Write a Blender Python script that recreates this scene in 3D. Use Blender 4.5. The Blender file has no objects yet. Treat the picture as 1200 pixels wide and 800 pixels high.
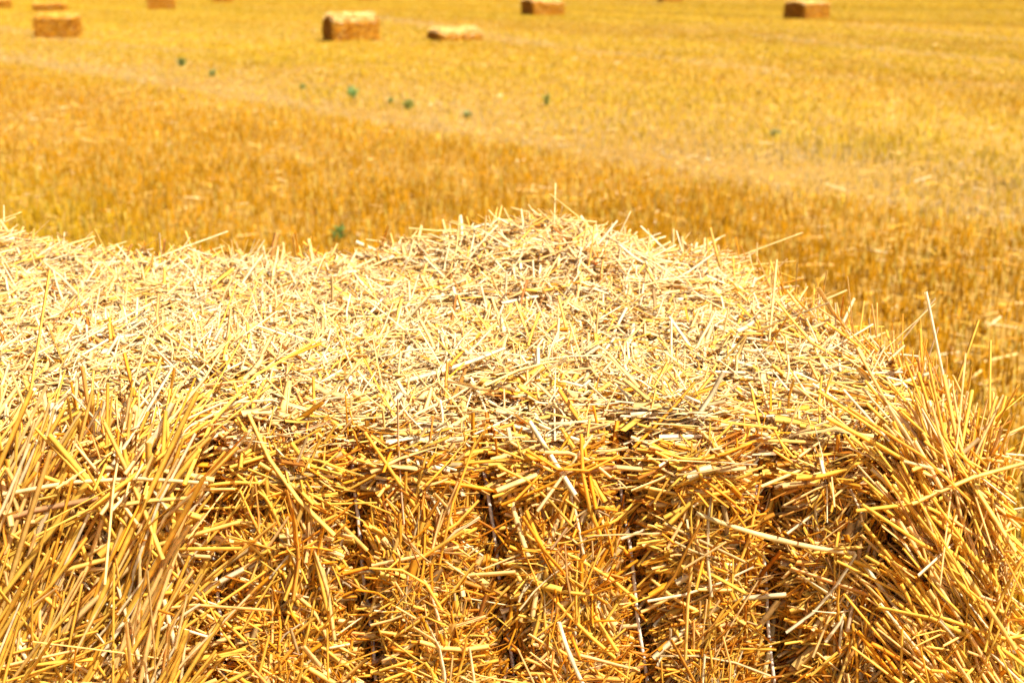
import bpy, math, random
import numpy as np
from mathutils import Vector
from mathutils.bvhtree import BVHTree

rng = np.random.default_rng(7)
random.seed(7)
scene = bpy.context.scene
C = scene.collection

# ------------------------------------------------------------------ camera, sky, sun, exposure
EYE = np.array([0.0, 0.0, 1.6]); PITCH = math.radians(13.8); FPX = 1650.0
cam_d = bpy.data.cameras.new('camera'); cam = bpy.data.objects.new('camera', cam_d); C.objects.link(cam)
cam.location = EYE; cam.rotation_euler = (math.radians(90) - PITCH, 0, 0)
cam_d.sensor_width = 36; cam_d.lens = 36 * FPX / 1200
cam_d.clip_start = 0.05; cam_d.clip_end = 5000
cam_d.dof.use_dof = True; cam_d.dof.focus_distance = 2.2; cam_d.dof.aperture_fstop = 5.6
scene.camera = cam

SUN_EL, SUN_AZ = math.radians(55), math.radians(133)       # azimuth clockwise from +Y: right of and a little behind the camera
sv = Vector((math.sin(SUN_AZ) * math.cos(SUN_EL), math.cos(SUN_AZ) * math.cos(SUN_EL), math.sin(SUN_EL)))
world = bpy.data.worlds.new('World'); scene.world = world; world.use_nodes = True
wn = world.node_tree
sky = wn.nodes.new('ShaderNodeTexSky'); sky.sky_type = 'NISHITA'; sky.sun_disc = False
sky.sun_elevation = SUN_EL; sky.sun_rotation = SUN_AZ
bg = wn.nodes['Background']; sky.air_density = .7; sky.dust_density = 4.0; sky.ozone_density = .3
bg.inputs['Strength'].default_value = 0.06
wn.links.new(sky.outputs['Color'], bg.inputs['Color'])
sun_d = bpy.data.lights.new('sun', 'SUN'); sun_d.energy = 5.0; sun_d.angle = math.radians(0.5); sun_d.color = (1.0, 0.915, 0.77)
sun = bpy.data.objects.new('sun', sun_d); C.objects.link(sun)
sun.rotation_euler = sv.to_track_quat('Z', 'Y').to_euler(); sun.location = (10, -10, 20)
scene.view_settings.view_transform = 'Standard'; scene.view_settings.look = 'None'
scene.view_settings.gamma = 1; scene.view_settings.use_curve_mapping = False
scene.view_settings.exposure = 1.35
scene.render.engine = 'CYCLES'
scene.cycles.max_bounces = 10; scene.cycles.diffuse_bounces = 7; scene.cycles.use_denoising = True

# ------------------------------------------------------------------ helpers
def tag(o, label=None, cat=None, group=None, kind=None):
    if label: o['label'] = label
    if cat: o['category'] = cat
    if group: o['group'] = group
    if kind: o['kind'] = kind
    return o

def empty(name, loc=(0, 0, 0)):
    o = bpy.data.objects.new(name, None); C.objects.link(o); o.location = loc
    return o

def _hash(i, j, k):
    h = (i * 374761393 + j * 668265263 + k * 2147483647 + 1013904223) & 0xffffffff
    h = ((h ^ (h >> 13)) * 1274126177) & 0xffffffff
    h = ((h ^ (h >> 16)) * 2246822519) & 0xffffffff
    return ((h >> 8) & 0xffff) / 65535.0

def noise(p):
    """value noise in -1..1 for an (n,3) array"""
    p = np.asarray(p, float); f = np.floor(p).astype(np.int64); t = p - f; t = t * t * (3 - 2 * t)
    out = 0
    for a in (0, 1):
        for b in (0, 1):
            for c in (0, 1):
                w = (t[:, 0] if a else 1 - t[:, 0]) * (t[:, 1] if b else 1 - t[:, 1]) * (t[:, 2] if c else 1 - t[:, 2])
                out = out + w * _hash(f[:, 0] + a, f[:, 1] + b, f[:, 2] + c)
    return out * 2 - 1

def unit(v):
    return v / np.maximum(np.linalg.norm(v, axis=-1, keepdims=True), 1e-9)

def make_mesh(name, V, F, mat, parent=None, col=None, smooth=True):
    """F: (m,4) quads, one mesh object, optional per-vertex colours"""
    me = bpy.data.meshes.new(name)
    V = np.ascontiguousarray(V, np.float32); F = np.ascontiguousarray(F, np.int32)
    k = F.shape[1]
    me.vertices.add(len(V)); me.vertices.foreach_set('co', V.ravel())
    me.loops.add(F.size); me.loops.foreach_set('vertex_index', F.ravel())
    me.polygons.add(len(F)); me.polygons.foreach_set('loop_start', np.arange(0, F.size, k, dtype=np.int32))
    me.update(calc_edges=True)
    me.polygons.foreach_set('use_smooth', np.full(len(F), smooth))
    if col is not None:
        a = me.color_attributes.new('tint', 'FLOAT_COLOR', 'POINT')
        c4 = np.ones((len(V), 4), np.float32); c4[:, :3] = col
        a.data.foreach_set('color', c4.ravel())
    me.materials.append(mat)
    o = bpy.data.objects.new(name, me); C.objects.link(o)
    if parent is not None: o.parent = parent
    return o

def straw_geo(P, D, N, L, W, T, curv, col, rings=4, sides=4, kink=None, droop=0.0, taper=0.2):
    """many stalks at once: centre P, direction D, reference normal N; returns V, F, colours"""
    n = len(P); D = unit(D)
    S = unit(np.cross(N, D) + 1e-6); U = np.cross(D, S)
    ang = rng.uniform(0, 2 * math.pi, n)
    B = unit(S * np.cos(ang)[:, None] + U * np.sin(ang)[:, None] - N * droop)
    ra = rng.normal(0, 0.5, n)
    S2 = S * np.cos(ra)[:, None] + U * np.sin(ra)[:, None]
    ts = np.linspace(0, 1, rings); V = np.zeros((n, rings, sides, 3), np.float32); cc = np.zeros((n, rings, sides, 3), np.float32)
    k0 = rng.uniform(0.25, 0.75, n)
    cl = []
    for t in ts:
        off = curv * L * (4 * (t - .5) ** 2 - .33)
        if kink is not None: off = off + kink * L * np.maximum(0, t - k0) * 1.2
        cl.append(P + D * ((t - .5) * L)[:, None] + B * off[:, None])
    cl = np.stack(cl, 1)
    tan = unit(np.gradient(cl, axis=1))
    tw = rng.normal(0, 0.5, n)
    for i, t in enumerate(ts):
        ti = tan[:, i]; s = unit(S2 - ti * np.sum(S2 * ti, -1, keepdims=True)); u = np.cross(ti, s)
        a = tw * (t - .5); s, u = s * np.cos(a)[:, None] + u * np.sin(a)[:, None], u * np.cos(a)[:, None] - s * np.sin(a)[:, None]
        w = (W * (1 - taper * t) / 2)[:, None]; h = (T * (1 - taper * t) / 2)[:, None]
        c = cl[:, i]
        if sides == 4:
            for q, pt in enumerate((c + s * w, c + u * h, c - s * w, c - u * h)): V[:, i, q] = pt
        else:
            V[:, i, 0] = c - s * w; V[:, i, 1] = c + s * w
        cc[:, i] = (col * rng.uniform(.88, 1.1, (n, 1)))[:, None, :]
    base = np.arange(n)[:, None] * rings * sides
    F = []
    for i in range(rings - 1):
        for q in range(sides if sides == 4 else 1):
            q2 = (q + 1) % sides
            F.append(np.stack([base[:, 0] + i * sides + q, base[:, 0] + i * sides + q2,
                               base[:, 0] + (i + 1) * sides + q2, base[:, 0] + (i + 1) * sides + q], 1))
    return V.reshape(-1, 3), np.concatenate(F), np.clip(cc.reshape(-1, 3), 0, .95)

def join_geo(gs):
    V, F, K = [], [], []; off = 0
    for v, f, k in gs:
        V.append(v); F.append(f + off); K.append(k); off += len(v)
    return np.concatenate(V), np.concatenate(F), np.concatenate(K)

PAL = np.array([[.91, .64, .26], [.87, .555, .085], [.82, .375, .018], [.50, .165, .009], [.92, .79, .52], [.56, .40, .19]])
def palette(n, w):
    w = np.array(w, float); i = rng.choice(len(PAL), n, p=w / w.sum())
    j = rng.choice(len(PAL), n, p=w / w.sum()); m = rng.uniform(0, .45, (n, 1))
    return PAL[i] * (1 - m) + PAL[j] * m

# pixel (1200x800 photograph) <-> space
cp, sp = math.cos(PITCH), math.sin(PITCH)
FWD = np.array([0, cp, -sp]); UP = np.array([0, sp, cp]); RT = np.array([1., 0, 0])
def ray(px, py):
    d = FWD + RT * ((px - 600) / FPX) + UP * ((400 - py) / FPX)
    return d / np.linalg.norm(d)
def at_y(px, py, y):
    d = ray(px, py); return EYE + d * (y / d[1])

# ------------------------------------------------------------------ materials
def nodes_mat(name):
    m = bpy.data.materials.new(name); m.use_nodes = True
    return m, m.node_tree, m.node_tree.nodes['Principled BSDF']

def straw_mat(name, rough=.5, trans=.40, spec=.3, streak=260):
    m, nt, b = nodes_mat(name)
    at = nt.nodes.new('ShaderNodeVertexColor'); at.layer_name = 'tint'
    tc = nt.nodes.new('ShaderNodeTexCoord'); nz = nt.nodes.new('ShaderNodeTexNoise')
    nz.inputs['Scale'].default_value = streak * .25; nz.inputs['Detail'].default_value = 3
    nt.links.new(tc.outputs['Object'], nz.inputs['Vector'])
    mr = nt.nodes.new('ShaderNodeMapRange'); mr.inputs['From Min'].default_value = .3; mr.inputs['From Max'].default_value = .7
    mr.inputs['To Min'].default_value = .72; mr.inputs['To Max'].default_value = 1.12
    nt.links.new(nz.outputs['Fac'], mr.inputs['Value'])
    mx = nt.nodes.new('ShaderNodeVectorMath'); mx.operation = 'SCALE'
    nt.links.new(at.outputs['Color'], mx.inputs[0]); nt.links.new(mr.outputs['Result'], mx.inputs['Scale'])
    nt.links.new(mx.outputs[0], b.inputs['Base Color'])
    b.inputs['Roughness'].default_value = rough; b.inputs['Specular IOR Level'].default_value = spec
    tr = nt.nodes.new('ShaderNodeBsdfTranslucent'); nt.links.new(mx.outputs[0], tr.inputs['Color'])
    ms = nt.nodes.new('ShaderNodeMixShader'); ms.inputs['Fac'].default_value = trans
    nt.links.new(b.outputs[0], ms.inputs[1]); nt.links.new(tr.outputs[0], ms.inputs[2])
    nt.links.new(ms.outputs[0], nt.nodes['Material Output'].inputs['Surface'])
    return m
M_STRAW = straw_mat('dry_straw')
M_STUB = straw_mat('stubble_straw', rough=.65, trans=.2, spec=.1, streak=60)

def core_mat():
    m, nt, b = nodes_mat('packed_chaff')
    tc = nt.nodes.new('ShaderNodeTexCoord'); nz = nt.nodes.new('ShaderNodeTexNoise')
    nz.inputs['Scale'].default_value = 55; nz.inputs['Detail'].default_value = 6; nz.inputs['Roughness'].default_value = .7
    nt.links.new(tc.outputs['Object'], nz.inputs['Vector'])
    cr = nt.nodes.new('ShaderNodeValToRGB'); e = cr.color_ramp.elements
    e[0].position = .3; e[0].color = (.50, .17, .012, 1); e[1].position = .7; e[1].color = (.80, .40, .045, 1)  # rust-brown core colours in the warm shade between the straws
    nt.links.new(nz.outputs['Fac'], cr.inputs['Fac']); nt.links.new(cr.outputs['Color'], b.inputs['Base Color'])
    b.inputs['Roughness'].default_value = .8
    bp = nt.nodes.new('ShaderNodeBump'); bp.inputs['Strength'].default_value = .8; bp.inputs['Distance'].default_value = .01
    nt.links.new(nz.outputs['Fac'], bp.inputs['Height']); nt.links.new(bp.outputs['Normal'], b.inputs['Normal'])
    return m
M_CORE = core_mat()

def twine_mat():
    m, nt, b = nodes_mat('plastic_twine')
    tc = nt.nodes.new('ShaderNodeTexCoord'); wv = nt.nodes.new('ShaderNodeTexWave')
    wv.bands_direction = 'DIAGONAL'; wv.inputs['Scale'].default_value = 55; wv.inputs['Distortion'].default_value = 1.5
    nt.links.new(tc.outputs['Object'], wv.inputs['Vector'])
    cr = nt.nodes.new('ShaderNodeValToRGB'); e = cr.color_ramp.elements
    e[0].color = (.50, .42, .33, 1); e[1].color = (.66, .58, .48, 1)
    nt.links.new(wv.outputs['Fac'], cr.inputs['Fac']); nt.links.new(cr.outputs['Color'], b.inputs['Base Color'])
    b.inputs['Roughness'].default_value = .4
    return m
M_TWINE = twine_mat()

def soil_mat():
    m, nt, b = nodes_mat('stubble_field_soil')
    tc = nt.nodes.new('ShaderNodeTexCoord')
    def nz(scale, det, mapping=None):
        n = nt.nodes.new('ShaderNodeTexNoise'); n.inputs['Scale'].default_value = scale; n.inputs['Detail'].default_value = det
        src = tc.outputs['Object']
        if mapping:
            mp = nt.nodes.new('ShaderNodeMapping'); mp.inputs['Rotation'].default_value = (0, 0, mapping[0]); mp.inputs['Scale'].default_value = mapping[1]
            nt.links.new(src, mp.inputs['Vector']); src = mp.outputs['Vector']
        nt.links.new(src, n.inputs['Vector']); return n
    fine = nz(18, 6); band = nz(1, 4, (math.radians(-32), (.25, .03, 1)))
    c1 = nt.nodes.new('ShaderNodeValToRGB'); e = c1.color_ramp.elements
    e[0].position = .35; e[0].color = (.14, .065, .013, 1); e[1].position = .68; e[1].color = (.33, .19, .032, 1)
    nt.links.new(fine.outputs['Fac'], c1.inputs['Fac'])
    c2 = nt.nodes.new('ShaderNodeValToRGB'); e = c2.color_ramp.elements
    e[0].position = .35; e[0].color = (.25, .14, .025, 1); e[1].position = .65; e[1].color = (.35, .225, .05, 1)
    nt.links.new(band.outputs['Fac'], c2.inputs['Fac'])
    mx = nt.nodes.new('ShaderNodeMix'); mx.data_type = 'RGBA'; mx.inputs['Factor'].default_value = .5
    nt.links.new(c1.outputs['Color'], mx.inputs['A']); nt.links.new(c2.outputs['Color'], mx.inputs['B'])
    nt.links.new(mx.outputs['Result'], b.inputs['Base Color']); b.inputs['Roughness'].default_value = .9; b.inputs['Specular IOR Level'].default_value = .1
    bp = nt.nodes.new('ShaderNodeBump'); bp.inputs['Strength'].default_value = .6; bp.inputs['Distance'].default_value = .03
    nt.links.new(fine.outputs['Fac'], bp.inputs['Height']); nt.links.new(bp.outputs['Normal'], b.inputs['Normal'])
    return m
M_SOIL = soil_mat()

# ------------------------------------------------------------------ the field (ground sheet)
PR_Y = [-60, 0, 30, 52, 62, 70, 85, 105, 130, 160, 250, 400, 1200]
PR_Z = [0, 0, 0, -.08, .10, .30, .47, .72, .98, 1.65, 4.2, 9, 34]
def terrain(x, y):
    x = np.asarray(x, float); y = np.asarray(y, float)
    z = np.interp(y, PR_Y, PR_Z)
    z = .5 * z + .25 * np.interp(y - 6, PR_Y, PR_Z) + .25 * np.interp(y + 6, PR_Y, PR_Z)
    p = np.stack([x / 16, y / 16, np.zeros_like(x)], -1).reshape(-1, 3)
    far = np.clip((np.hypot(x, y) - 14) / 40, 0, 1)
    return z + .10 * far * noise(p).reshape(x.shape)

def ground_hit(px, py):
    d = ray(px, py); t = 3.0
    while t < 900:
        q = EYE + d * t
        if q[2] < float(terrain(np.array([q[0]]), np.array([q[1]]))[0]): break
        t *= 1.004
    return EYE + d * t

xs = np.concatenate([-np.geomspace(700, .5, 90), [0], np.geomspace(.5, 700, 90)])
ys = np.concatenate([-np.geomspace(60, .5, 20), [0], np.geomspace(.5, 1200, 240)])
GX, GY = np.meshgrid(xs, ys); GZ = terrain(GX, GY)
nx, ny = len(xs), len(ys)
idx = np.arange(nx * ny).reshape(ny, nx)
GF = np.stack([idx[:-1, :-1], idx[:-1, 1:], idx[1:, 1:], idx[1:, :-1]], -1).reshape(-1, 4)
field = make_mesh('field', np.stack([GX, GY, GZ], -1).reshape(-1, 3), GF, M_SOIL)
tag(field, kind='structure')

# the tramline that crosses the field: a paler, thinner strip
LA, LB = np.array([-13., 36.]), np.array([3.5, 9.6])
LU = (LB - LA) / np.linalg.norm(LB - LA); LN = np.array([-LU[1], LU[0]])
def strip_coord(x, y): return (x - LA[0]) * LN[0] + (y - LA[1]) * LN[1], (x - LA[0]) * LU[0] + (y - LA[1]) * LU[1]
TRACKS = []
for pts, wd in (([(430, 20), (520, 33), (640, 54)], .9), ([(740, 57), (840, 62)], .5), ([(1000, 30), (1200, 48)], .6),
                ([(255, 46), (345, 45)], .5), ([(600, 7), (770, 5)], 1.2), ([(560, 42), (700, 62), (900, 84)], .45),
                ([(890, 42), (1020, 58), (1200, 76)], .6), ([(0, 33), (90, 50), (250, 62)], .5), ([(880, 88), (1050, 98), (1200, 104)], .35)):
    TRACKS.append((np.array([ground_hit(*p)[:2] for p in pts]), wd))
def track_mask(x, y):
    m = np.zeros_like(x)
    for pts, wd in TRACKS:
        for a, b in zip(pts[:-1], pts[1:]):
            ab = b - a; t = np.clip(((x - a[0]) * ab[0] + (y - a[1]) * ab[1]) / (ab @ ab), 0, 1)
            dd = np.hypot(x - a[0] - t * ab[0], y - a[1] - t * ab[1])
            m = np.maximum(m, .6 * np.exp(-(dd / wd) ** 2))
    return m

# ------------------------------------------------------------------ stubble
def build_stubble():
    n = 880000
    d = 2.2 + 163 * rng.uniform(0, 1, n) ** 1.25
    th = rng.uniform(-math.radians(36), math.radians(36), n)
    x = d * np.sin(th); y = d * np.cos(th)
    # drill rows
    s, a = strip_coord(x, y)
    near = d < 40
    row = np.where(near, np.round(s / .17) * .17 + rng.normal(0, .028, n), s)
    x = LA[0] + LN[0] * row + LU[0] * a; y = LA[1] + LN[1] * row + LU[1] * a
    s = row
    strip = (1 / (1 + np.exp(-(s - .15) * 9))) * np.exp(-np.maximum(s - .6, 0) / 1.7)
    z0 = np.zeros(n)
    patch = noise(np.stack([x / 1.1, y / 1.6, z0 + 3], -1)) + .5 * noise(np.stack([x / .4, y / .5, z0 + 9], -1))
    band = noise(np.stack([s / 3.2, a / 26, z0], -1)) * .6 + .4 * noise(np.stack([s / 1.1, a / 14, z0 + 5], -1))
    strip = strip * np.clip(.75 + .6 * noise(np.stack([s / 1.2, a / 3, z0 + 17], -1)), .15, 1)
    tm = track_mask(x, y)
    clump = noise(np.stack([x / .085, y / .11, z0 + 31], -1))
    keep = rng.uniform(0, 1, n) < np.clip(.70 + .32 * patch + .45 * clump, .08, 1) * (1 - .62 * strip) * (1 - .8 * tm)
    keep &= ~((x > -1.75) & (x < .85) & (y > 1.8) & (y < 3.75)) & (y > 2)
    x, y, s, a, d, strip, patch, band, tm, clump = [q[keep] for q in (x, y, s, a, d, strip, patch, band, tm, clump)]
    n = len(x)
    h = rng.uniform(.045, .105, n) * (1 - .45 * strip) * np.clip(1 + .22 * patch, .6, 1.4) * (1 - .4 * tm)
    w = np.maximum(rng.uniform(.006, .011, n), d / 1650 * rng.uniform(.45, .85, n))
    lean = rng.normal(0, .16, (n, 2))
    D = np.stack([lean[:, 0], lean[:, 1], np.ones(n)], -1)
    P = np.stack([x, y, terrain(x, y)], -1) + unit(D) * (h * .48)[:, None]
    N = np.stack([rng.normal(0, 1, n) * .8, -np.ones(n), np.zeros(n)], -1)
    gold = np.array([.50, .325, .012]); orange = np.array([.47, .225, .004]); pale = np.array([.57, .42, .075]); tan = np.array([.48, .36, .18])
    # riper, redder straw on the near side of the tramline, paler beyond
    side = 1 / (1 + np.exp(-(s - .2) * 3))
    near_dark = np.exp(-((s + 2.6) / 2.2) ** 2)
    m = np.clip(.52 + .80 * band + .5 * (side - .5) - .55 * near_dark + rng.normal(0, .28, n), 0, 1)[:, None]
    col = orange * (1 - m) + gold * m
    pl = (rng.uniform(0, 1, n) < .12 + .20 * strip + .12 * np.clip(d / 80, 0, 1) + .14 * side * np.clip(.5 + patch, 0, 1))[:, None]
    col = np.where(pl, pale, col)
    tn = (rng.uniform(0, 1, n) < .85 * strip + .75 * tm)[:, None]
    col = np.where(tn, tan, col) * (1 + .09 * noise(np.stack([s / 7, a / 55, np.zeros(n) + 41], -1))[:, None] + .10 * noise(np.stack([s / 2.2, a / 30, np.zeros(n) + 51], -1))[:, None]) * (1 + .22 * clump[:, None] * np.clip(14 / d, 0, 1)[:, None]) * (1 + rng.uniform(-.28, .15, (n, 1)) * np.clip(30 / d, .2, 1)[:, None])
    nr = d < 16
    g = [straw_geo(P[nr], D[nr], N[nr], h[nr], w[nr], w[nr] * .7, np.zeros(nr.sum()), col[nr], rings=2, sides=4, taper=.1),
         straw_geo(P[~nr], D[~nr], N[~nr], h[~nr], w[~nr], w[~nr], np.zeros((~nr).sum()), col[~nr], rings=2, sides=2, taper=.1)]
    V, F, K = join_geo(g)
    tag(make_mesh('stubble', V, F, M_STUB, col=K, smooth=False), 'golden cut straw stubble standing in rows all over the field', 'stubble', kind='stuff')
    # straw and chaff lying between the rows
    n = 60000
    d = 2.2 + 70 * rng.uniform(0, 1, n) ** 1.3; th = rng.uniform(-.55, .55, n); x = d * np.sin(th); y = d * np.cos(th)
    s, a = strip_coord(x, y); strip = np.exp(-((s - 1.3) / 1.2) ** 2)
    keep = (rng.uniform(0, 1, n) < .45) & ~((x > -1.6) & (x < .72) & (y > 1.95) & (y < 3.6)) & (y > 2)
    x, y, d, strip = x[keep], y[keep], d[keep], strip[keep]; n = len(x)
    an = rng.uniform(0, 2 * math.pi, n)
    D = np.stack([np.cos(an), np.sin(an), rng.normal(0, .15, n)], -1)
    P = np.stack([x, y, terrain(x, y) + rng.uniform(.01, .06, n)], -1)
    N = np.tile([0, 0, 1.], (n, 1))
    w = np.maximum(rng.uniform(.006, .011, n), d / 1650 * .9)
    col = palette(n, [3, 4, 2, .6, 1.2, 2])
    col = col * [.8, .76, .7]
    V, F, K = straw_geo(P, D, N, rng.uniform(.05, .2, n), w, w * .5, rng.normal(0, .05, n), col, rings=2, sides=2)
    tag(make_mesh('loose_straw', V, F, M_STUB, col=K, smooth=False), 'loose pale straw and chaff lying between the stubble rows', 'straw', kind='stuff')
build_stubble()

# ------------------------------------------------------------------ far bales
def far_bale(px, py, name_len, depth, H, yaw, label, crown=.10, ngroove=11, mess=.03, pale=False):
    g = ground_hit(px, py)
    r = .07
    parts = []
    nu = 56
    def shape(p):
        lo = np.array([-name_len / 2 + r, -depth / 2 + r, -1]); hi = np.array([name_len / 2 - r, depth / 2 - r, H - r])
        q = np.clip(p, lo, hi); nrm = unit(p - q); o = q + nrm * r
        gx = (p[:, 0] / name_len + .5) * ngroove
        gr = np.abs((gx % 1) - .5) * 2
        dsp = -.06 * np.clip((gr - .7) / .3, 0, 1) * (np.abs(nrm[:, 1]) > .5) + mess * noise(p * 5 + px) + .02 * noise(p * 14 + px)
        o = o + nrm * dsp[:, None]
        tz = np.clip(p[:, 2] / H, 0, 1) ** 6
        o[:, 2] += tz * crown * (1 - (2 * p[:, 1] / depth) ** 2) + tz * .05 * noise(np.stack([p[:, 0] * 1.6, p[:, 1] * 1.6, p[:, 2] * 0 + px], -1))
        return o, nrm
    gs = []
    def grid(f, a, b):
        A, B = np.meshgrid(np.linspace(0, 1, a), np.linspace(0, 1, b)); A, B = A.ravel(), B.ravel()
        ix = np.arange(a * b).reshape(b, a)
        Fq = np.stack([ix[:-1, :-1], ix[:-1, 1:], ix[1:, 1:], ix[1:, :-1]], -1).reshape(-1, 4)
        return f(A, B), Fq
    X, Y = name_len / 2, depth / 2
    fs = [lambda a, b: np.stack([-X + 2 * X * a, -Y + 0 * a, H * b], -1), lambda a, b: np.stack([X - 2 * X * a, Y + 0 * a, H * b], -1),
          lambda a, b: np.stack([X + 0 * a, -Y + 2 * Y * a, H * b], -1), lambda a, b: np.stack([-X + 0 * a, Y - 2 * Y * a, H * b], -1),
          lambda a, b: np.stack([-X + 2 * X * a, -Y + 2 * Y * b, H + 0 * a], -1)]
    for f in fs:
        p, Fq = grid(f, nu, 24); o, _ = shape(p)
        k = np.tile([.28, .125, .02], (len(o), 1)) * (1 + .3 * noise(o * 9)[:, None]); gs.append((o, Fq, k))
    # straw standing out of every face
    for f, cnt in zip(fs, (900, 500, 500, 500, 1600)):
        a, b = rng.uniform(0, 1, cnt), rng.uniform(.02, 1, cnt); o, nrm = shape(f(a, b))
        t = unit(np.cross(nrm, rng.normal(0, 1, (cnt, 3)))); D = t + nrm * rng.uniform(0, .5, (cnt, 1))
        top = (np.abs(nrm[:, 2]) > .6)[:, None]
        col = np.where(top, palette(cnt, [5, 3.5, .2, 0, 2, 0] if pale else [1, 5, 2, .3, 0, 1]), palette(cnt, [.1, .8, 4, 3, 0, .3]) * .75)  # lighter tops, darker brown sides: sun and shade put into the colour
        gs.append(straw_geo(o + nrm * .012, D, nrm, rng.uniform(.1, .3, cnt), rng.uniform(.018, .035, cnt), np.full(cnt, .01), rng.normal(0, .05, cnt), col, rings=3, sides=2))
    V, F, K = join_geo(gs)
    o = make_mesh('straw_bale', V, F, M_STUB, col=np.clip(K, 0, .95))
    ctr = g + np.array([0, depth * .5, 0]); o.location = (ctr[0], ctr[1], float(terrain(ctr[:1], ctr[1:2])[0]) - .03)
    # lie with the slope of the ground
    o.rotation_euler = (math.radians(2.2), 0, yaw)
    tag(o, label, 'straw bale', 'straw bales scattered over the far field')
    return o, g
R = math.radians
FB = [(64, 45, 1.55, 1.1, .82, R(4), 'golden bale near the left edge with a thin bale top showing just behind it', {}),
      (56, 14, 1.9, 1.1, .5, R(3), 'small far bale peeking over the bale nearest the left edge', {}),
      (-8, 11, 1.9, 1.1, .62, R(2), 'far bale cut off by the left edge, up the field from the golden one', {}),
      (187, 12, 1.75, 1.1, .85, R(12), 'small dark bale alone up the field, fully in view near the top edge', {}),
      (260, 3.5, 1.7, 1.1, .85, R(10), 'brown bale cut off by the top edge, just right of the small dark one', {}),
      (409, 49, 1.75, 1.35, .80, R(24), 'largest far bale with shaded end face and pale ragged top', dict(crown=.2, pale=True)),
      (432, 0.6, 1.7, 1.1, .85, R(10), 'faint bale at the top edge above the largest far bale', {}),
      (532, 49, 1.6, 1.3, .30, R(24), 'low slumped bale with pale top beside the largest far bale', dict(crown=.18, pale=True)),
      (636, 19, 2.0, 1.5, .80, R(28), 'bale with broad pale top and dark round-cornered end near the top centre', dict(pale=True, crown=.14)),
      (786, 3, 2.0, 1.1, .85, R(20), 'dark bale cut by the top edge, right of the pale-topped centre bale', {}),
      (948, 23, 1.9, 1.6, .86, R(36), 'dark-ended striped bale standing alone on the right of the field', dict(pale=True, crown=.14, ngroove=8))]
for px, py, ln, dp, H, yaw, lab, kw in FB:
    o, g = far_bale(px, py, ln, dp, H, yaw, lab, **kw)
    print('bale', px, 'dist', round(float(g[1]), 1), 'z', round(float(g[2]), 2))

# ------------------------------------------------------------------ weeds on the tramline
def leaf_mat():
    m, nt, b = nodes_mat('weed_green')
    at = nt.nodes.new('ShaderNodeVertexColor'); at.layer_name = 'tint'
    nt.links.new(at.outputs['Color'], b.inputs['Base Color']); b.inputs['Roughness'].default_value = .6
    tr = nt.nodes.new('ShaderNodeBsdfTranslucent'); nt.links.new(at.outputs['Color'], tr.inputs['Color'])
    ms = nt.nodes.new('ShaderNodeMixShader'); ms.inputs['Fac'].default_value = .5
    nt.links.new(b.outputs[0], ms.inputs[1]); nt.links.new(tr.outputs[0], ms.inputs[2])
    nt.links.new(ms.outputs[0], nt.nodes['Material Output'].inputs['Surface'])
    return m
M_LEAF = leaf_mat()
def weed(px, py, h, w, base, label, n=40):
    base = np.array(base) * .8 + np.array([.38, .27, .08]) * .25
    h, w = h * .75, w * .8
    g = ground_hit(px, py); root = empty('weed', (g[0], g[1], float(terrain(g[:1], g[1:2])[0])))
    tag(root, label, 'weed', 'green weeds in the stubble')
    a = rng.uniform(0, 2 * math.pi, 3); D = np.stack([np.cos(a) * .15, np.sin(a) * .15, np.ones(3)], -1)
    V, F, K = straw_geo(unit(D) * h * .45, D, np.tile([1., 0, 0], (3, 1)), np.full(3, h), np.full(3, h * .05), np.full(3, h * .05), np.zeros(3) + .05, np.tile(np.array(base) * .8, (3, 1)))
    make_mesh('stem', V, F, M_LEAF, root, K)
    a = rng.uniform(0, 2 * math.pi, n); el = rng.uniform(.35, 1.3, n); zz = rng.uniform(.15, .95, n) * h
    D = np.stack([np.cos(a) * np.cos(el), np.sin(a) * np.cos(el), np.sin(el)], -1); L = rng.uniform(.35, .6, n) * w
    P = D * (L * .55)[:, None]; P[:, 2] += zz * .7
    V, F, K = straw_geo(P, D, rng.normal(0, 1, (n, 3)), L, L * .5, L * .05, np.full(n, .12), np.array(base) * rng.uniform(.7, 1.3, (n, 1)), rings=5, sides=2, droop=1.5, taper=.6)
    make_mesh('leaves', V, F, M_LEAF, root, K)
DG, LG = (.24, .34, .10), (.36, .42, .15)
for a in ((213, 80, .26, .34, DG, 'dark green bushy weed leftmost on the pale strip crossing the stubble'),
          (249, 91, .15, .26, LG, 'pale green low weed just right of the dark leftmost weed'),
          (355, 107, .15, .18, DG, 'tiny dark weed alone midway along the pale strip'),
          (413, 117, .20, .30, (.22, .42, .13), 'bright green weed largest in the middle of the pale strip'),
          (458, 123, .15, .14, DG, 'narrow dark weed just right of the bright green weed'),
          (479, 129, .12, .26, (.32, .38, .09), 'yellowish green spreading weed, third right of the bright one'),
          (547, 139, .10, .18, (.30, .34, .12), 'faint dull weed at the lower end of the pale strip'),
          (640, 126, .26, .20, (.28, .33, .07), 'tall yellow-green weed standing beyond the pale strip'),
          (397, 284, .14, .16, (.20, .34, .08), 'green weed in the near stubble right behind the big bale'),
          (908, 163, .09, .20, (.36, .36, .12), 'dull flat weed far right in the open stubble')):
    weed(*a)

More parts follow.
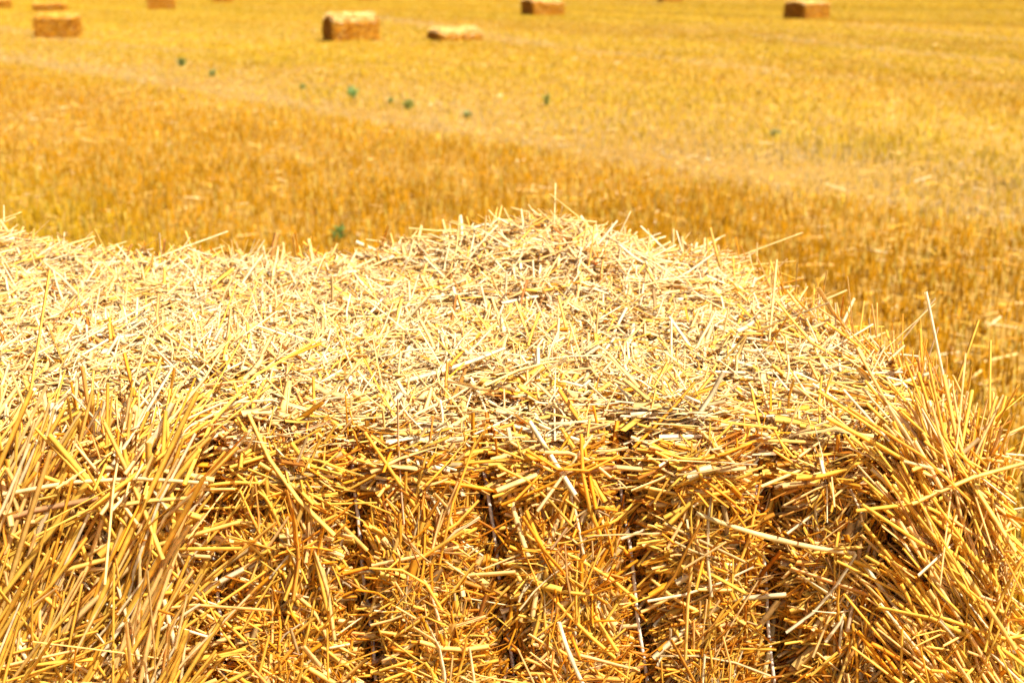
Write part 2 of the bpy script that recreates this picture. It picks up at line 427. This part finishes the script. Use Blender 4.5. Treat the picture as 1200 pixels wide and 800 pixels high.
# ------------------------------------------------------------------ the big bale in front
X0, X1, Y0, Y1, H, RR = -1.55, .69, 2.0, 3.52, .945, np.array([.15, .065, .065])
BALE = empty('straw_bale', (0, 0, 0))
tag(BALE, 'huge rectangular bale of bright loose straw bound with pale twine filling the foreground', 'straw bale')
TW = []
for (ax, ay), (bx, by) in (((238, 540), (262, 800)), ((408, 540), (440, 800)), ((566, 545), (602, 800)), ((726, 545), (758, 800)), ((888, 545), (908, 800)), ((1036, 560), (1037, 800))):
    a, b = at_y(ax, ay, Y0), at_y(bx, by, Y0); sl = (b[0] - a[0]) / (a[2] - b[2]); TW.append((a[0], a[2], sl))
TW.append((TW[0][0] - .20, .9, .06)); TW.append((TW[0][0] - .40, .9, .05))
def tw_x(i, z): return TW[i][0] + TW[i][2] * (TW[i][1] - z)
def near_twine(x, z):
    return np.min(np.abs(np.stack([x - tw_x(i, z) for i in range(len(TW))])), 0)
LO = np.array([X0, Y0, -1.]) + RR * [1, 1, 0]; HI = np.array([X1, Y1, H]) - RR
def bale_map(p):
    q = np.clip(p, LO, HI); u = unit((p - q) / RR); o = q + u * RR; nrm = unit(u / RR)
    wt = np.clip(nrm[:, 2], 0, 1); wf = np.clip(-nrm[:, 1], 0, 1)
    x, y, z = o[:, 0], o[:, 1], o[:, 2]
    g = near_twine(x, z)
    d = .022 * noise(o * 4.3) + .016 * noise(o * 11) + .006 * noise(o * 30)
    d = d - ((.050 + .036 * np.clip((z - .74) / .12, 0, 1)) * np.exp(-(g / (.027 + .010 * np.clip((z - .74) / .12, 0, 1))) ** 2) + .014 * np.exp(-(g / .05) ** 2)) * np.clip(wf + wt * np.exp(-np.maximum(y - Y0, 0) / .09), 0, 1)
    d = d - .022 * wf * np.exp(-((z - .850) / .032) ** 2) * np.clip((x + .52) / .08, 0, 1)
    for hx, hy, hs, hd in ((.47, 2.47, .055, .05), (-.26, 2.68, .045, .03), (.42, 2.85, .05, .035), (-.9, 2.6, .05, .03)):
        d = d - hd * wt * np.exp(-((x - hx) ** 2 + ((y - hy) * .8) ** 2) / hs ** 2)
    d = d + .012 * wf * np.clip(g / .07, 0, 1)
    heap = .052 * np.exp(-((x - .06) / .16) ** 2 - ((y - 3.45) / .42) ** 2) + .018 * np.exp(-((x - .32) / .2) ** 2 - ((y - 3.3) / .4) ** 2)
    heap = heap + .07 * np.exp(-((x + 1.30) / .10) ** 2 - ((y - 3.4) / .3) ** 2)
    o = o + nrm * d[:, None]; o[:, 2] += heap * wt
    # the right side closes in towards the back
    fr = np.clip((o[:, 0] - .0) / .70, 0, 1.3)
    o[:, 0] += fr * (.03 - .17 * np.clip((o[:, 1] - Y0) / (Y1 - Y0), 0, 1))
    return o, nrm
faces = {'front': lambda a, b: np.stack([X0 + (X1 - X0) * a, Y0 + 0 * a, H * b], -1),
         'top': lambda a, b: np.stack([X0 + (X1 - X0) * a, Y0 + (Y1 - Y0) * b, H + 0 * a], -1),
         'right': lambda a, b: np.stack([X1 + 0 * a, Y0 + (Y1 - Y0) * a, H * b], -1),
         'back': lambda a, b: np.stack([X1 - (X1 - X0) * a, Y1 + 0 * a, H * b], -1),
         'left': lambda a, b: np.stack([X0 + 0 * a, Y1 - (Y1 - Y0) * a, H * b], -1)}
gs = []
for nm, (na, nb) in (('front', (300, 130)), ('top', (260, 180)), ('right', (160, 110)), ('back', (120, 60)), ('left', (90, 60))):
    A, B = np.meshgrid(np.linspace(0, 1, na), np.linspace(0, 1, nb)); p = faces[nm](A.ravel(), B.ravel()); o, nrm = bale_map(p)
    ix = np.arange(na * nb).reshape(nb, na); F = np.stack([ix[:-1, :-1], ix[:-1, 1:], ix[1:, 1:], ix[1:, :-1]], -1).reshape(-1, 4)
    gs.append((o - nrm * .012, F, np.zeros((len(o), 3))))
CV, CF, _ = join_geo(gs)
make_mesh('packed_core', CV, CF, M_CORE, BALE)
bvh = BVHTree.FromPolygons([tuple(v) for v in CV], [tuple(f) for f in CF])

def tangent(nrm):
    ref = np.where((np.abs(nrm[:, 0]) > .8)[:, None], np.array([0, 1., 0]), np.array([1., 0, 0]))
    e1 = unit(ref - nrm * np.sum(ref * nrm, -1, keepdims=True)); return e1, np.cross(nrm, e1)

W_TOP = [5, 2.2, .5, .2, 4.5, .5]; W_FACE = [1.3, 5, 3, 1, .4, .4]; W_DEEP = [.1, 1.3, 5, 2.6, 0, .4]  # W_TOP: bleached straw, paled for sun glare; W_DEEP: reddened to colour in gap shade
NOTCH = object()
def layer(face, n, off, L, W, tilt, pal, arange=(0, 1), brange=(0, 1), ang=None, curv=.07, flat=.35, clear=0., lsd=.35):
    a = rng.uniform(*arange, n); b = rng.uniform(*brange, n)
    o, nrm = bale_map(faces[face](a, b)); e1, e2 = tangent(nrm)
    if clear and face == 'front':
        kp = (near_twine(o[:, 0], o[:, 2]) > clear) | (rng.uniform(0, 1, n) < .12) | (o[:, 2] > .86)
        o, nrm, e1, e2 = o[kp], nrm[kp], e1[kp], e2[kp]; n = len(o)
    if face == 'top':
        kp = (near_twine(o[:, 0], o[:, 2]) > .036) | (o[:, 1] > Y0 + .13) | (rng.uniform(0, 1, n) < .12)
        kp &= (near_twine(o[:, 0], o[:, 2]) > .05) | (o[:, 1] > Y0 + .07) | (rng.uniform(0, 1, n) < .3)
        kp &= (o[:, 1] > Y0 + .05) | (rng.uniform(0, 1, n) < .6) | (o[:, 0] < -.52)
        o, nrm, e1, e2 = o[kp], nrm[kp], e1[kp], e2[kp]; n = len(o)
    notch = False
    if ang is NOTCH:
        kp = near_twine(o[:, 0], o[:, 2]) < .03; o, nrm, e1, e2 = o[kp], nrm[kp], e1[kp], e2[kp]; n = len(o)
        ang = ang_diag(1.55, .3); notch = True
    t = ang(o, n) if ang else rng.uniform(0, math.pi, n)
    if face == 'front':
        gd = near_twine(o[:, 0], o[:, 2]); st = rng.uniform(0, 1, n) < .85 * np.exp(-(gd / .045) ** 2)
        t = np.where(st, 1.5 + rng.normal(0, .28, n), t)
    if not notch and face in ('front', 'top') and tilt < .6:
        # along the front edge the stems lie mostly along it
        ed = ((o[:, 2] > .865) & (face == 'front')) | ((o[:, 1] < Y0 + .075) & (face == 'top'))
        ed &= (o[:, 0] > -.50) & (o[:, 0] < .62) & (rng.uniform(0, 1, n) < .78) & (near_twine(o[:, 0], o[:, 2]) > .04)
        t = np.where(ed, rng.normal(.05, .38, n), t)
    ti = np.abs(rng.normal(0, tilt, n)) * rng.choice([1, -.35], n)
    D = (e1 * np.cos(t)[:, None] + e2 * np.sin(t)[:, None]) * np.cos(ti)[:, None] + nrm * np.sin(ti)[:, None]
    W = W * .86; L = L * 1.12
    Ln = np.clip(L * np.exp(rng.normal(0, lsd, n)), .02, .45)
    Wn = W * rng.uniform(.65, 1.35, n); T = Wn * np.where(rng.uniform(0, 1, n) < flat, .12, rng.uniform(.35, .75, n)); Wn = np.where(T < .2 * Wn, Wn * 1.5, Wn)
    if not notch and face in ('front', 'top') and tilt < .6:
        gd = near_twine(o[:, 0], o[:, 2])
        Ln = np.where(ed & (rng.uniform(0, 1, n) < .66), np.clip(np.minimum(Ln, 2 * gd - .015), .03, .45), Ln)
    if clear and face == 'front':
        hx = D[:, 0] * Ln * .5; lowz = np.min([o[:, 2], o[:, 2] - np.abs(D[:, 2]) * Ln * .5], 0) < .87
        cross = np.zeros(n, bool)
        for i in range(0, 6):
            tx = tw_x(i, o[:, 2]); cross |= (np.abs(o[:, 0] - tx) < np.abs(hx) + .006)
        kp = ~(cross & lowz & (rng.uniform(0, 1, n) < .72))
        o, nrm, D, Ln, Wn, T, ti, e1 = o[kp], nrm[kp], D[kp], Ln[kp], Wn[kp], T[kp], ti[kp], e1[kp]; n = len(o)
    ti = np.where(Ln > .12, ti * .45, ti)
    D = (e1 * np.cos(t)[:, None] + e2 * np.sin(t)[:, None]) * np.cos(ti)[:, None] + nrm * np.sin(ti)[:, None] if not clear else D
    P = o + nrm * (rng.uniform(*off, n) + np.abs(np.sin(ti)) * Ln * .22)[:, None]
    kk = np.where(rng.uniform(0, 1, n) < .18, rng.normal(0, .35, n), 0)
    return straw_geo(P, D, nrm, Ln, Wn, T, rng.normal(0, curv, n), palette(n, pal), rings=4, sides=4, kink=kk)

def ang_front(o, n):
    # local tangle direction varies from tuft to tuft
    base = noise(np.stack([o[:, 0] * 9, o[:, 2] * 9, o[:, 1] * 0 + 2], -1)) * 2.4 + .5
    return base + rng.normal(0, .65, n)
def ang_diag(m, sd):
    return lambda o, n: m + rng.normal(0, sd, n)

xf = lambda x: (x - X0) / (X1 - X0); zf = lambda z: z / H; yf = lambda y: (y - Y0) / (Y1 - Y0)
VX = (xf(-.95), 1.0); VZ = (zf(.42), 1.0)
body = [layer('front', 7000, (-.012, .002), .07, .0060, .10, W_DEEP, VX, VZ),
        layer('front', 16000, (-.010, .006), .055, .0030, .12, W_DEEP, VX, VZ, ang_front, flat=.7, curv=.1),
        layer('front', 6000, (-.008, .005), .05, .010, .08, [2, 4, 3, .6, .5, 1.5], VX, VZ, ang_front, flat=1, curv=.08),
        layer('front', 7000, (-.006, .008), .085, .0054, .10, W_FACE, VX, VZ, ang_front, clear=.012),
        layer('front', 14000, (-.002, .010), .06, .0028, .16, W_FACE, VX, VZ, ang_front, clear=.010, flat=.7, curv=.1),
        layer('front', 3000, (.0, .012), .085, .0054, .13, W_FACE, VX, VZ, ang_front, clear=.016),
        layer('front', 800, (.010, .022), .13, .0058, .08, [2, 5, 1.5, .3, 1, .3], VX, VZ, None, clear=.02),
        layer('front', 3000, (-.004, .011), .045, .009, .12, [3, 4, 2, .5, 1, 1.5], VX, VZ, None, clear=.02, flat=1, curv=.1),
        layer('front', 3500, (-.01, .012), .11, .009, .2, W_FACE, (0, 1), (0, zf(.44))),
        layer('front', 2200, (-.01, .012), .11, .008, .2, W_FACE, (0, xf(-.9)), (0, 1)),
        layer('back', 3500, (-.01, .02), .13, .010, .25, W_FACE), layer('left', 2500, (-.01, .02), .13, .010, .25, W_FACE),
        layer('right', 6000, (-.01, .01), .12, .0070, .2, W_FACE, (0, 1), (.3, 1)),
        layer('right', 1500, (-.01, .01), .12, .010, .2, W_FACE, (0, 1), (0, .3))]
# combed bundles: left end leaning down to the left, right corner swept down to the right
BRIGHT = [2.2, 6, .5, .05, .9, 0]
body += [layer('front', 420, (.004, .03), .22, .0070, .07, BRIGHT, (xf(-.86), xf(-.515)), (zf(.46), .88), ang_diag(1.14, .42), .06, .3),
         layer('front', 300, (.012, .05), .30, .0082, .06, BRIGHT, (xf(-.80), xf(-.53)), (zf(.5), .90), ang_diag(1.10, .12), .03, .05),
         layer('front', 560, (.01, .045), .19, .0074, .10, BRIGHT, (xf(-.82), xf(-.5)), (zf(.46), .97), None, .04),
         layer('front', 900, (.0, .03), .17, .0064, .10, BRIGHT, (xf(.605), 1.0), (zf(.46), .95), ang_diag(2.25, .25), .06, .12),
         layer('front', 220, (.01, .045), .26, .0074, .08, BRIGHT, (xf(.62), 1.0), (zf(.5), .97), ang_diag(2.3, .16), .05, .05),
         layer('right', 2400, (.0, .035), .16, .0064, .10, BRIGHT, (0, .6), (.4, .97), ang_diag(-1.0, .5), .05, .08),
         layer('right', 900, (.0, .05), .18, .0066, .25, BRIGHT, (0, .5), (.5, 1), None, .06, .1),
         # ends bent over the front edge and hanging down the face
         layer('front', 170, (.006, .024), .11, .0058, .10, [2, 5, 2.5, .5, .6, .3], VX, (.86, .985), ang_diag(1.57, .5), .10, .3),
         # stems drawn into the notches with the twine; red-brown paints in groove shade
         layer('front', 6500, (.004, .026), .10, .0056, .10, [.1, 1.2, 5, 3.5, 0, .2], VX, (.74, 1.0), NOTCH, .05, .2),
         # straw standing up along the right shoulder
         layer('right', 520, (.01, .045), .14, .0060, .25, [2, 5, 2, .2, .5, .4], (.15, .85), (.84, 1), ang_diag(1.57, .4), .04, .08)]
V, F, K = join_geo(body)
make_mesh('packed_straw', V, F, M_STRAW, BALE, K)

def ang_top(o, n): return rng.uniform(0, math.pi, n)
AX = (xf(-1.4), 1)
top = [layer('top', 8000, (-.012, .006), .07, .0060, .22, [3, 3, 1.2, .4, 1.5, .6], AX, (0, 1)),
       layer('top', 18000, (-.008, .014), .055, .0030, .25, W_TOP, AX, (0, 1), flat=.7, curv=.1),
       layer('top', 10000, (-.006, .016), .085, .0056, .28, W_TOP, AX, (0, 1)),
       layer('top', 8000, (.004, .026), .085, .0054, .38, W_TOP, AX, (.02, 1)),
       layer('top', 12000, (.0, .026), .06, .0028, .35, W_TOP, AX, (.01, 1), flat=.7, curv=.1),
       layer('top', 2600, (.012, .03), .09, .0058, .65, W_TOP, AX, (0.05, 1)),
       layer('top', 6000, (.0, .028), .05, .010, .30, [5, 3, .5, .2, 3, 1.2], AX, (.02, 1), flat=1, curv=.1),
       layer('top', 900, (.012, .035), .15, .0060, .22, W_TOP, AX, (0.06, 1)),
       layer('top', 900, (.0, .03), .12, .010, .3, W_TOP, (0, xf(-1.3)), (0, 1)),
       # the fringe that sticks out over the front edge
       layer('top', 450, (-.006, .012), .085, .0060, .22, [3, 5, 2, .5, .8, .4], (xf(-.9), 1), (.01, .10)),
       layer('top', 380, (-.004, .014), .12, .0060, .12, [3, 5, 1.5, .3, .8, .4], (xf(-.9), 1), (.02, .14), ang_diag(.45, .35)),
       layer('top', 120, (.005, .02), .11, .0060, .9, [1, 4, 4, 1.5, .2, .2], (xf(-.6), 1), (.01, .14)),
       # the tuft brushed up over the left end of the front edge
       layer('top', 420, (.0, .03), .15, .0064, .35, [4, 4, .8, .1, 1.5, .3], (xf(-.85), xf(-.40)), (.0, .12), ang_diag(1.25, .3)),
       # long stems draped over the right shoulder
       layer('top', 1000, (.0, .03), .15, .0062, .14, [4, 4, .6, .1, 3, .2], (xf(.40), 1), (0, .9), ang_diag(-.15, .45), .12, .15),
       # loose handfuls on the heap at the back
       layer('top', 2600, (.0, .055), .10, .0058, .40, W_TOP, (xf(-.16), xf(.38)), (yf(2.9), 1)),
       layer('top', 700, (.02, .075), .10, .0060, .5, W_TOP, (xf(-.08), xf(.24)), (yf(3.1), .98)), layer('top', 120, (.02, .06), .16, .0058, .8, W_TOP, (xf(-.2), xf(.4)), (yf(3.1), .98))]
V, F, K = join_geo(top)
tag(make_mesh('loose_straw', V, F, M_STRAW, BALE, K), kind='stuff')

# twine: round the bale in its grooves
def tube(pts, r, sides=8):
    pts = np.array(pts); n = len(pts); t = unit(np.gradient(pts, axis=0)); ref = np.array([1., 0, 0])
    s = unit(ref - t * (t @ ref)[:, None]); u = np.cross(t, s); an = np.arange(sides) * 2 * math.pi / sides
    V = pts[:, None] + r * (np.cos(an)[None, :, None] * s[:, None] + np.sin(an)[None, :, None] * u[:, None])
    ix = np.arange(n * sides).reshape(n, sides); F = np.stack([ix[:-1], np.roll(ix[:-1], -1, 1), np.roll(ix[1:], -1, 1), ix[1:]], -1).reshape(-1, 4)
    return V.reshape(-1, 3), F
def smooth(o):
    k = np.ones(7) / 7
    return np.stack([np.convolve(np.pad(o[:, c], 3, 'edge'), k, 'valid') for c in range(3)], -1)
for i in range(len(TW)):
    zs = np.linspace(.0, H - .02, 70)                           # pulled tight down the face, biting in under the top edge
    fr = np.stack([tw_x(i, zs) + .002 * np.sin(zs * 31 + i), Y0 + .015 + .06 * np.exp(-(H - zs) / .05) + .004 * np.sin(zs * 17 + 2 * i), zs], -1)
    path = [(tw_x(i, H), y, H) for y in np.linspace(Y0 + .06, Y1, 60)] + [(tw_x(i, H), Y1, z) for z in np.linspace(H - .03, 0, 30)]
    o, nrm = bale_map(np.array(path)); o = np.concatenate([fr, o + nrm * .006])
    V, F = tube(smooth(o), .0029); make_mesh('twine', V, F, M_TWINE, BALE)

# single stalks that catch the eye, each lying on the bale's real surface
def surf(px, py, lift):
    d = ray(px, py); h = bvh.ray_cast(Vector(EYE), Vector(d))
    if h[0] is None: return None, None
    return np.array(h[0]) + np.array(h[1]) * lift, h[3]
STALKS = [
    # standing clear of the skyline: base, tip
    [(345, 312), (285, 235), 0], [(527, 294), (533, 238), 3], [(531, 264), (542, 234), 0], [(672, 262), (634, 215), 1], [(718, 300), (748, 258), 1],
    [(594, 258), (572, 239), 0], [(852, 350), (832, 267), 1], [(866, 340), (878, 286), 0], [(974, 372), (959, 306), 1], [(1012, 400), (1025, 324), 1],
    [(1124, 420), (1118, 335), 1], [(1117, 430), (1108, 356), 1], [(1138, 430), (1147, 362), 1], [(778, 310), (775, 265), 1], [(802, 320), (799, 277), 0],
    [(792, 318), (789, 268), 0], [(700, 300), (750, 240), 1], [(828, 340), (829, 280), 1], [(668, 250), (684, 246), 0], [(640, 262), (612, 232), 0], [(652, 262), (630, 236), 4],
    [(20, 300), (0, 258), 0], [(25, 300), (40, 268), 1], [(56, 290), (88, 258), 1], [(205, 305), (238, 276), 1], [(150, 300), (128, 268), 0], [(360, 310), (350, 272), 0], [(898, 352), (903, 308), 0], [(924, 360), (906, 320), 1],
    [(940, 362), (962, 322), 1], [(1160, 500), (1185, 448), 0], [(1100, 470), (1096, 420), 1], [(1150, 500), (1166, 430), 1], [(1180, 545), (1192, 470), 1], [(1080, 460), (1076, 402), 1], [(1046, 440), (1044, 398), 0],
    # on the top
    [(259, 312), (286, 368), 4], [(136, 350), (192, 393), 3], [(0, 357), (13, 433), 2], [(268, 353), (217, 466), 1], [(285, 404), (254, 491), 0],
    [(58, 489), (134, 483), 1], [(134, 483), (158, 506), 1], [(548, 442), (520, 504), 2], [(516, 460), (494, 500), 2], [(470, 406), (464, 444), 2],
    [(632, 414), (680, 444), 2], [(486, 360), (498, 436), 1], [(766, 468), (744, 516), 2], [(402, 440), (406, 516), 2], [(740, 396), (726, 440), 4], [(905, 385), (1010, 411), 0],
    [(852, 411), (963, 412), 0], [(905, 523), (1029, 504), 0], [(1076, 486), (1146, 436), 1], [(1030, 455), (1178, 556), 0], [(1056, 492), (1156, 576), 0], [(1020, 470), (1110, 530), 1],
    [(540, 300), (610, 350), 1], [(620, 290), (580, 345), 4], [(180, 330), (160, 400), 4], [(60, 380), (62, 470), 0], [(812, 440), (846, 520), 1],
    # on the front
    [(310, 540), (452, 644), 1], [(82, 576), (117, 704), 0], [(56, 488), (80, 584), 0], [(0, 630), (57, 651), 1], [(0, 662), (80, 661), 1], [(332, 632), (416, 644), 1],
    [(286, 704), (352, 800), 1], [(462, 518), (546, 584), 1], [(488, 560), (562, 620), 1], [(536, 544), (616, 539), 0], [(588, 576), (624, 668), 1], [(614, 564), (626, 644), 0],
    [(654, 588), (632, 704), 0], [(476, 620), (456, 710), 1], [(714, 574), (764, 574), 0], [(654, 716), (682, 800), 4], [(456, 714), (544, 698), 2], [(812, 604), (996, 640), 0],
    [(884, 664), (1000, 666), 1], [(1056, 614), (958, 722), 0], [(916, 610), (1116, 620), 1], [(1040, 628), (1076, 740), 0], [(892, 680), (872, 788), 0], [(1060, 604), (1104, 566), 1],
    [(232, 528), (108, 784), 1], [(200, 560), (85, 720), 0], [(246, 534), (150, 730), 1], [(30, 600), (90, 690), 1], [(240, 500), (200, 640), 0], [(1090, 560), (1190, 760), 1], [(720, 590), (752, 700), 2], [(300, 560), (262, 690), 1]]
cols = {0: (.82, .63, .28), 1: (.76, .49, .12), 2: (.52, .24, .04), 3: (.24, .10, .02), 4: (.86, .76, .52)}
def stalk(p, q, col, bend=.03, w=.0075, mid=None):
    p, q = np.array(p), np.array(q); L = np.linalg.norm(q - p); n = 9; d = (q - p) / L
    b = unit(np.cross(d, rng.normal(0, 1, 3))); ts = np.linspace(0, 1, n)
    pts = p + np.outer(ts, q - p) + np.outer(4 * ts * (1 - ts), b) * L * bend if mid is None else np.outer((1 - ts) ** 2, p) + np.outer(2 * ts * (1 - ts), mid) + np.outer(ts ** 2, q)
    V, F = tube(pts, w / 2, 7)
    k = np.array(col) * (1 + .12 * np.sin(ts * 9 + rng.uniform(0, 6)))[:, None]; k[n // 2] *= .8
    # a node ring half way up
    V = V.reshape(n, 7, 3); V[n // 2] += (V[n // 2] - pts[n // 2]) * .25
    return make_mesh('straw_stalk', V.reshape(-1, 3), F, M_STRAW, BALE, np.clip(np.repeat(k, 7, 0), 0, .95))
for a, b, c in STALKS:
    P, dp = surf(a[0], a[1], .034)
    if P is None: continue
    Q, dq = surf(b[0], b[1], .036)
    if Q is None or abs(dq - dp) > .45:                        # the tip stands free against the field behind
        d = ray(*b); Q = EYE + d * ((P - EYE) @ FWD) / (d @ FWD)
        P = P - np.array([0, 0, .05]) * 1.0 + (P - Q) * .15
    stalk(P, Q, np.array(cols[c]) * rng.uniform(.92, 1.05), rng.uniform(0, .04), rng.uniform(.0055, .0078))
for (a, m, b) in (((272, 612), (292, 716), (400, 776)), ((266, 620), (290, 730), (396, 792))):
    P, M, Q = (surf(*k, .035)[0] for k in (a, m, b)); stalk(P, Q, cols[1], w=.008, mid=M)
